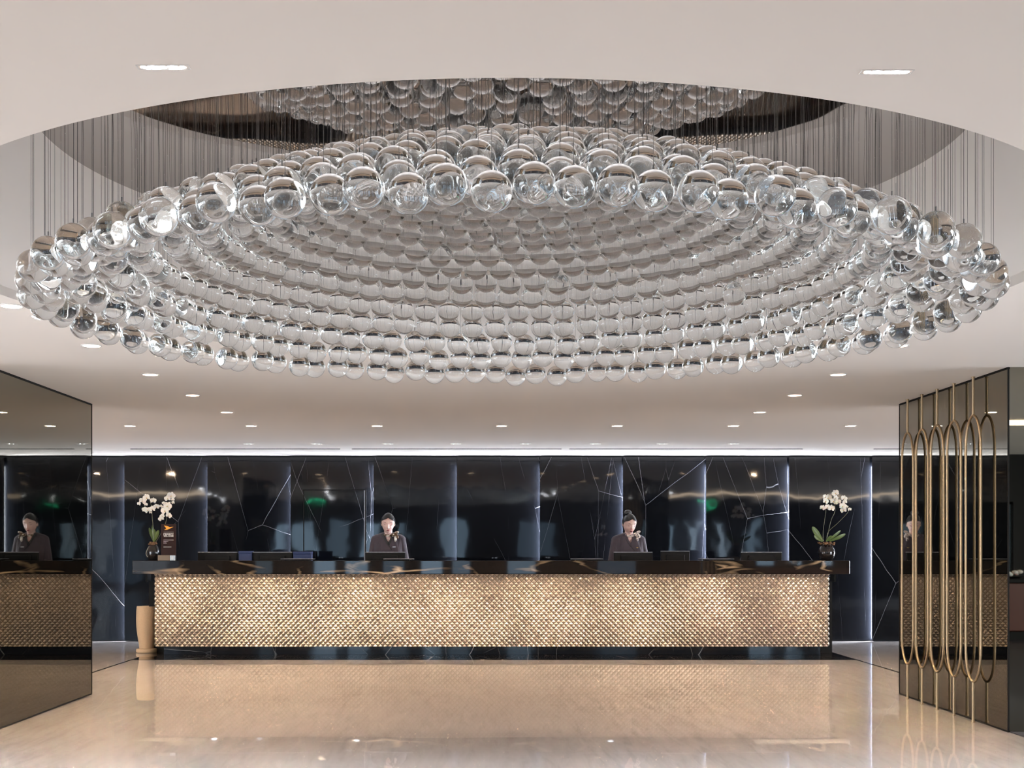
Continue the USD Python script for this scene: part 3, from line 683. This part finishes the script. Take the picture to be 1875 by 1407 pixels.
def receptionist(label, x, Y, yaw, top_z, hd_pitch, hd_yaw, hd_roll, hair_style, scarf, badge, seed):
    t = thing('person', label, 'person', (x, Y, 0), yaw)
    HZ = top_z - .118                       # head centre height
    sh = HZ - .168                          # shoulder line
    cp_, sp = math.cos(hd_pitch), math.sin(hd_pitch); cy, sy = math.cos(hd_yaw), math.sin(hd_yaw); cr, sr = math.cos(hd_roll), math.sin(hd_roll)
    Rm = np.array([[cy, -sy, 0], [sy, cy, 0], [0, 0, 1]]) @ np.array([[1, 0, 0], [0, cp_, -sp], [0, sp, cp_]]) @ np.array([[cr, 0, sr], [0, 1, 0], [-sr, 0, cr]])
    hc = np.array([0, -.035, HZ])
    hip, waist = .90, 1.08
    parts = [hull(((0, -.012, sh+.05), .052), ((0, -.022, HZ-.05), .050)), hull(((0, -.012, sh-.005), .06), ((0, -.016, sh+.05), .050)),
             hull(((-.13, .005, sh-.02), .048), ((.13, .005, sh-.02), .048), ((-.06, -.015, sh-.03), .052), ((.06, -.015, sh-.03), .052), ((-.09, .0, sh-.18), .088), ((.09, 0, sh-.18), .088)),
             hull(((-.09, 0, sh-.18), .085), ((.09, 0, sh-.18), .085), ((-.07, 0, waist), .078), ((.07, 0, waist), .078)),
             hull(((-.07, 0, waist), .078), ((.07, 0, waist), .078), ((-.09, .01, hip), .092), ((.09, .01, hip), .092))]
    jk = []
    hands = []
    for s in (-1, 1):
        S, E, W = np.array([s*.158, .01, sh-.035]), np.array([s*.215, -.01, sh-.30]), np.array([s*.10, -.205, .965])
        parts += [hull((S, .047), (E, .036)), hull((E, .036), (W, .023)),
                  hull(((s*.085, .01, hip-.02), .090), ((s*.085, .0, .48), .052)), hull(((s*.085, 0, .48), .052), ((s*.085, .02, .10), .034)), hull(((s*.085, .025, .06), .034), ((s*.085, -.12, .035), .026))]
        jk += [hull((S, .060), (E, .050)), hull((E, .050), (W + (E-W)*.10, .036))]
        # hand: palm, four fingers and a thumb, lightly curled over the keys
        f = (W - E); f[2] = 0; f /= np.linalg.norm(f); f = np.array([f[0]*.3, -1, 0]); f /= np.linalg.norm(f); sd = np.array([f[1], -f[0], 0])*-1
        pc = W + f*.045 + np.array([0, 0, -.012])
        hd = [hull((W, .021), (W + f*.02, .020)), hull((W + f*.02 + sd*.016, .013), (W + f*.02 - sd*.016, .013), (pc + f*.04 + sd*.030, .010), (pc + f*.04 - sd*.030, .010))]
        for q, (o, ln_) in enumerate(((-.030, .060), (-.010, .070), (.010, .066), (.030, .052))):
            b0 = pc + f*.04 + sd*o; b1 = b0 + f*ln_*.45 + np.array([0, 0, .002]); b2 = b1 + f*ln_*.32 + np.array([0, 0, -.016]); b3 = b2 + f*ln_*.12 + np.array([0, 0, -.022])
            hd += [hull((b0, .0095), (b1, .0088), n=12), hull((b1, .0088), (b2, .0080), n=12), hull((b2, .0080), (b3, .0070), n=12)]
        inn = -s*np.sign(sd[0]) if abs(sd[0]) > .1 else 1
        tb = W + f*.025 + sd*inn*.022 + np.array([0, 0, -.006]); t1 = tb + f*.03 + sd*inn*.022 + np.array([0, 0, -.008]); t2 = t1 + f*.028 + sd*inn*.004 + np.array([0, 0, -.008])
        hd += [hull((tb, .0125), (t1, .0100), n=12), hull((t1, .0100), (t2, .0080), n=12)]
        hands += hd
    core = m3.Manifold.batch_boolean(parts, m3.OpType.Add)
    bt = smooth_m(core, .016, 10); hm = smooth_m(m3.Manifold.batch_boolean(hands, m3.OpType.Add), .005, 4)
    M_ = lambda q: m3.Manifold(m3.Mesh(np.asarray(q.vertices, np.float32), np.asarray(q.faces, np.uint32)))
    head = head_mesh(Rm, hc)
    ears = []
    for s in (-1, 1):
        e = trimesh.creation.icosphere(2); e.vertices = (e.vertices*np.array([.009, .017, .031]) + np.array([s*.079, .013, -.006])) @ Rm.T + hc; ears.append(M_(e))
    body = m3.Manifold.batch_boolean([M_(bt), M_(hm), M_(head)] + ears, m3.OpType.Add)
    obj('body', tm(body), M['skin'], t, smooth=50)
    # jacket: torso and sleeves a little larger than the body, open in a V at the neck
    jk += [hull(((-.142, .005, sh-.022), .056), ((.142, .005, sh-.022), .056), ((-.095, 0, sh-.18), .100), ((.095, 0, sh-.18), .100)), hull(((0, .0, sh+.005), .072), ((-.142, .005, sh-.022), .054), ((.142, .005, sh-.022), .054)), hull(((-.06, -.017, sh-.03), .066), ((.06, -.017, sh-.03), .066), ((-.095, 0, sh-.18), .102), ((.095, 0, sh-.18), .102)),
           hull(((-.095, 0, sh-.18), .100), ((.095, 0, sh-.18), .100), ((-.078, 0, waist), .092), ((.078, 0, waist), .092)),
           hull(((-.078, 0, waist), .092), ((.078, 0, waist), .092), ((-.10, .01, hip-.06), .110), ((.10, .01, hip-.06), .110))]
    J = smooth_m(m3.Manifold.batch_boolean(jk, m3.OpType.Add), .014, 6)
    vn = m3.Manifold.hull_points(np.array([(-.075, -.3, sh+.12), (.075, -.3, sh+.12), (-.070, -.035, sh+.12), (.070, -.035, sh+.12), (0.006, -.3, sh-.095), (0.006, -.060, sh-.095)], float))
    JM = M_(J) - vn - m3.Manifold.cylinder(.3, .058, .058, 32).translate([0, -.006, sh+.0])
    obj('jacket', tm(JM), M['jacket'], t, smooth=45)
    # dark lapels along the V and across the front
    def front(xx, zz): return -(.0835 + np.clip((sh-.03-zz)/.15, -.6, 1)*.0200) + .9*max(abs(xx)-.055, 0)**1.3 * 1.2
    def band(p, q, w, mname, nm, lift=.004):
        N = 9; V, Fc = [], []
        for i_, tt in enumerate(np.linspace(0, 1, N)):
            xx, zz = p[0]+(q[0]-p[0])*tt, p[1]+(q[1]-p[1])*tt
            dx, dz = q[0]-p[0], q[1]-p[1]; l = math.hypot(dx, dz); nx_, nz_ = -dz/l*w/2, dx/l*w/2
            for sg_, dp in ((-1, 0), (1, 0), (1, .012), (-1, .012)):
                V.append((xx+sg_*nx_, front(xx+sg_*nx_, zz+sg_*nz_) - lift + dp, zz+sg_*nz_))
        for i_ in range(N-1):
            for j in range(4):
                a, b = i_*4+j, i_*4+(j+1) % 4; Fc += [(a, b, b+4), (a, b+4, a+4)]
        Fc += [(0, 1, 2), (0, 2, 3), (N*4-4, N*4-2, N*4-3), (N*4-4, N*4-1, N*4-2)]
        obj(nm, trimesh.Trimesh(V, Fc, process=False), M[mname], t, smooth=30)
    lm = 'collar' if hair_style == 'low' else 'jacket'
    band((-.078, sh+.04), (.012, sh-.104), .026, lm, 'lapel'); band((.078, sh+.04), (.002, sh-.104), .026, lm, 'lapel')
    band((.0, sh-.095), (.055, sh-.165), .006, 'collar', 'seam', .006)
    # skirt and shoes
    sk = m3.Manifold.batch_boolean([hull(((-.10, .01, hip-.03), .100), ((.10, .01, hip-.03), .100), ((-.10, .0, .52), .085), ((.10, 0, .52), .085))], m3.OpType.Add)
    obj('skirt', smooth_m(sk, .03, 4), M['skirt'], t, smooth=60)
    for s in (-1, 1):
        obj('shoe', smooth_m(hull(((s*.085, .03, .045), .040), ((s*.085, -.05, .042), .039), ((s*.085, -.13, .034), .032)), .012, 3), M['shoe'], t, smooth=60)
    # hair: a cap over skull and nape, cut away from the face
    cap = M_(head_mesh(Rm, hc, 5, 1.065))
    def hp(p): return (np.asarray(p)*1.10) @ Rm.T + hc
    cut = m3.Manifold.hull_points(np.array([hp(p) for p in [(-.066, -.2, .045), (.066, -.2, .045), (0, -.2, .080), (-.082, -.2, -.16), (.082, -.2, -.16), (-.070, -.040, .040), (.070, -.040, .040), (0, -.052, .078), (-.105, .004, -.02), (.105, .004, -.02), (-.10, .035, -.18), (.10, .035, -.18)]], float))
    hairm = cap - cut
    obj('hair', tm(hairm), M['hair'], t, smooth=50)
    bun_c = hp((0, .105, -.035)) if hair_style == 'low' else hp((-.012, .055, .118))
    bm = trimesh.creation.icosphere(4); nn = meshkit.fbm(bm.vertices*3 + seed, 3); bm.vertices = bm.vertices*np.array([.047, .042, .036])*(.9 + .25*nn[:, None]) + bun_c
    obj('hair_bun', bm, M['hair'], t, smooth=True)
    # face details
    for s in (-1, 1):
        a = np.linspace(-1, 1, 9)
        obj('eyelid_line', tube([hp((s*.031 + .0135*q, -.0835 + .010*q*q, .0015 - .0035*(1-q*q))) for q in a], .0022, 6), M['eye'], t, smooth=True)
        obj('eyebrow', tube([hp((s*.031 + .017*q, -.0905 + .009*q*q, .024 + .003*(1-q*q) + .002*s*q)) for q in a], [.0008+.0018*(1-q*q) for q in a], 6), M['eye'], t, smooth=True)
    a = np.linspace(-1, 1, 11)
    obj('lips', cat_(tube([hp((.019*q, -.0935 + .010*q*q, -.0575 - .001*abs(q))) for q in a], [.0008 + .0030*(1-q*q) for q in a], 8), tube([hp((.017*q, -.0930 + .010*q*q, -.0645)) for q in a], [.0008 + .0036*(1-q*q) for q in a], 8)), M['lip'], t, smooth=True)
    # scarf with a knot at her left shoulder
    a = np.linspace(0, 2*np.pi, 40, endpoint=False); ring = np.c_[.062*np.cos(a), -.014 + .058*np.sin(a), np.full(40, sh+.034) + .016*np.sin(a)]
    ring = np.vstack([ring, ring[:1]])
    sc_ = obj('scarf', tube(ring, .0145 + .003*np.sin(np.arange(41)*1.9), 8, cap=False), M[scarf], t, smooth=True)
    kn = np.array([.082, -.085, sh+.018]) if hair_style == 'low' else np.array([.078, -.080, sh+.032])
    lobes = []
    for (dx, dz, rx_, rz_, an) in ((.022, .032, .036, .018, .5), (.030, -.010, .020, .032, .5), (-.012, .006, .020, .024, .9), (.004, .020, .020, .018, 0.), (.012, -.045, .016, .034, .1)):
        e = trimesh.creation.icosphere(3); v = e.vertices*np.array([rx_, .016, rz_]); v += .004*np.sin(v[:, [2]]*240)*np.array([[0, 1, 0]])
        ca, sa = math.cos(an), math.sin(an); v = v @ np.array([[ca, 0, sa], [0, 1, 0], [-sa, 0, ca]]); e.vertices = v + kn + np.array([dx, 0, dz]); lobes.append(e)
    obj('knot', cat_(*lobes), M[scarf], sc_, smooth=True)
    bz = sh - .125
    if badge == 'bar': obj('name_badge', cbx(.060, .098, front(.08, bz) - .018, front(.08, bz), bz-.005, bz+.006, .001), M['badge'], t, label='small silver name bar')
    else:
        b = extr(Polygon([(-.018, .008), (-.004, .004), (.004, .006), (.018, .008), (.006, -.004), (-.002, -.012), (-.006, -.002)]), .003)
        b.apply_transform(np.array([[1, 0, 0, .085], [0, 0, -1, front(.085, bz) - .016], [0, 1, 0, bz], [0, 0, 0, 1.]])); obj('bird_pin', b, M['pin'], t, label='small gold bird pin')
        obj('necklace', tube([(-.040, -.058, sh+.01), (-.025, -.082, sh-.035), (-.002, -.092, sh-.07)], .0015, 6), M['pin'], t)
    return t
PYD = 1.440 * DM
receptionist('receptionist in plum jacket with parted hair and brown-white scarf at the left-hand workplace', px(711, 0, PYD)[0], PYD, 0, px(0, 942, PYD)[2], .20, .06, .03, 'low', 'scarf_a', 'bar', 2)
receptionist('receptionist with high top knot, cream scarf and gold pin behind the desk', px(1151, 0, PYD)[0], PYD, 6, px(0, 943, PYD)[2], .28, .16, .02, 'high', 'scarf_b', 'pin', 9)

# ---------------------------------------------------------------- things that only show as reflections: side lounge and entrance
t = thing('bar_console', 'black topped console with a red-brown leather front, reflected in the right mirror pillar', 'console', (7.6, .1, .006))
obj('top', cbx(-1.5, 1.9, -.4, .1, .78, .84, .01), M['black'], t); obj('front', cbx(-1.4, 1.8, -.35, .06, .12, .78, .01), M['redbrown'], t); obj('base', bx(-1.35, 1.75, -.3, .0, .0005, .12), M['black'], t)
t = thing('flower_dish', 'low dish of white blossoms on the console', 'flowers', (7.35, .0, .846))
obj('dish', lathe([(.01, .001), (.10, .001), (.16, .03), (.15, .032), (.01, .012)], 32), M['black'], t, smooth=40)
obj('blossoms', cat_(*[ellipsoid(np.array([rng.uniform(-.15, .15), rng.uniform(-.06, .06), .05 + rng.uniform(0, .04)]), np.eye(3), np.array([.045, .04, .03]), 1) for _ in range(14)]), M['petal'], t, smooth=True, kind='stuff')
for a, b in ((5.2, 11.5), (-9.5, -5.3)): obj('light_slot', bx(a, b, 4.93, 5.02, CZ - .04, CZ + .02), M['slot'], ce, label='warm linear light slot in the lobby ceiling')
for k, (X, Z) in enumerate(((-3.2, 2.72), (9.6, 2.72))):
    t = thing('exit_sign', ['green lit exit sign over the entrance, left of centre', 'green lit exit sign over the entrance, far right'][k], 'exit sign', (X, FACADE_Y + .16, Z))
    obj('case', bx(-.35, .35, .001, .05, -.10, .10), M['black'], t)
    ar = Polygon([(-.28, -.03), (-.02, -.03), (-.02, -.08), (.10, 0), (-.02, .08), (-.02, .03), (-.28, .03)])
    e = extr(ar, .004); e.apply_transform(np.array([[-1, 0, 0, 0], [0, 0, 1, .05], [0, 1, 0, 0], [0, 0, 0, 1.]])); obj('arrow', e, M['exit'], t)
    obj('figure', bx(-.28, -.16, .05, .054, -.07, .07), M['exit'], t)
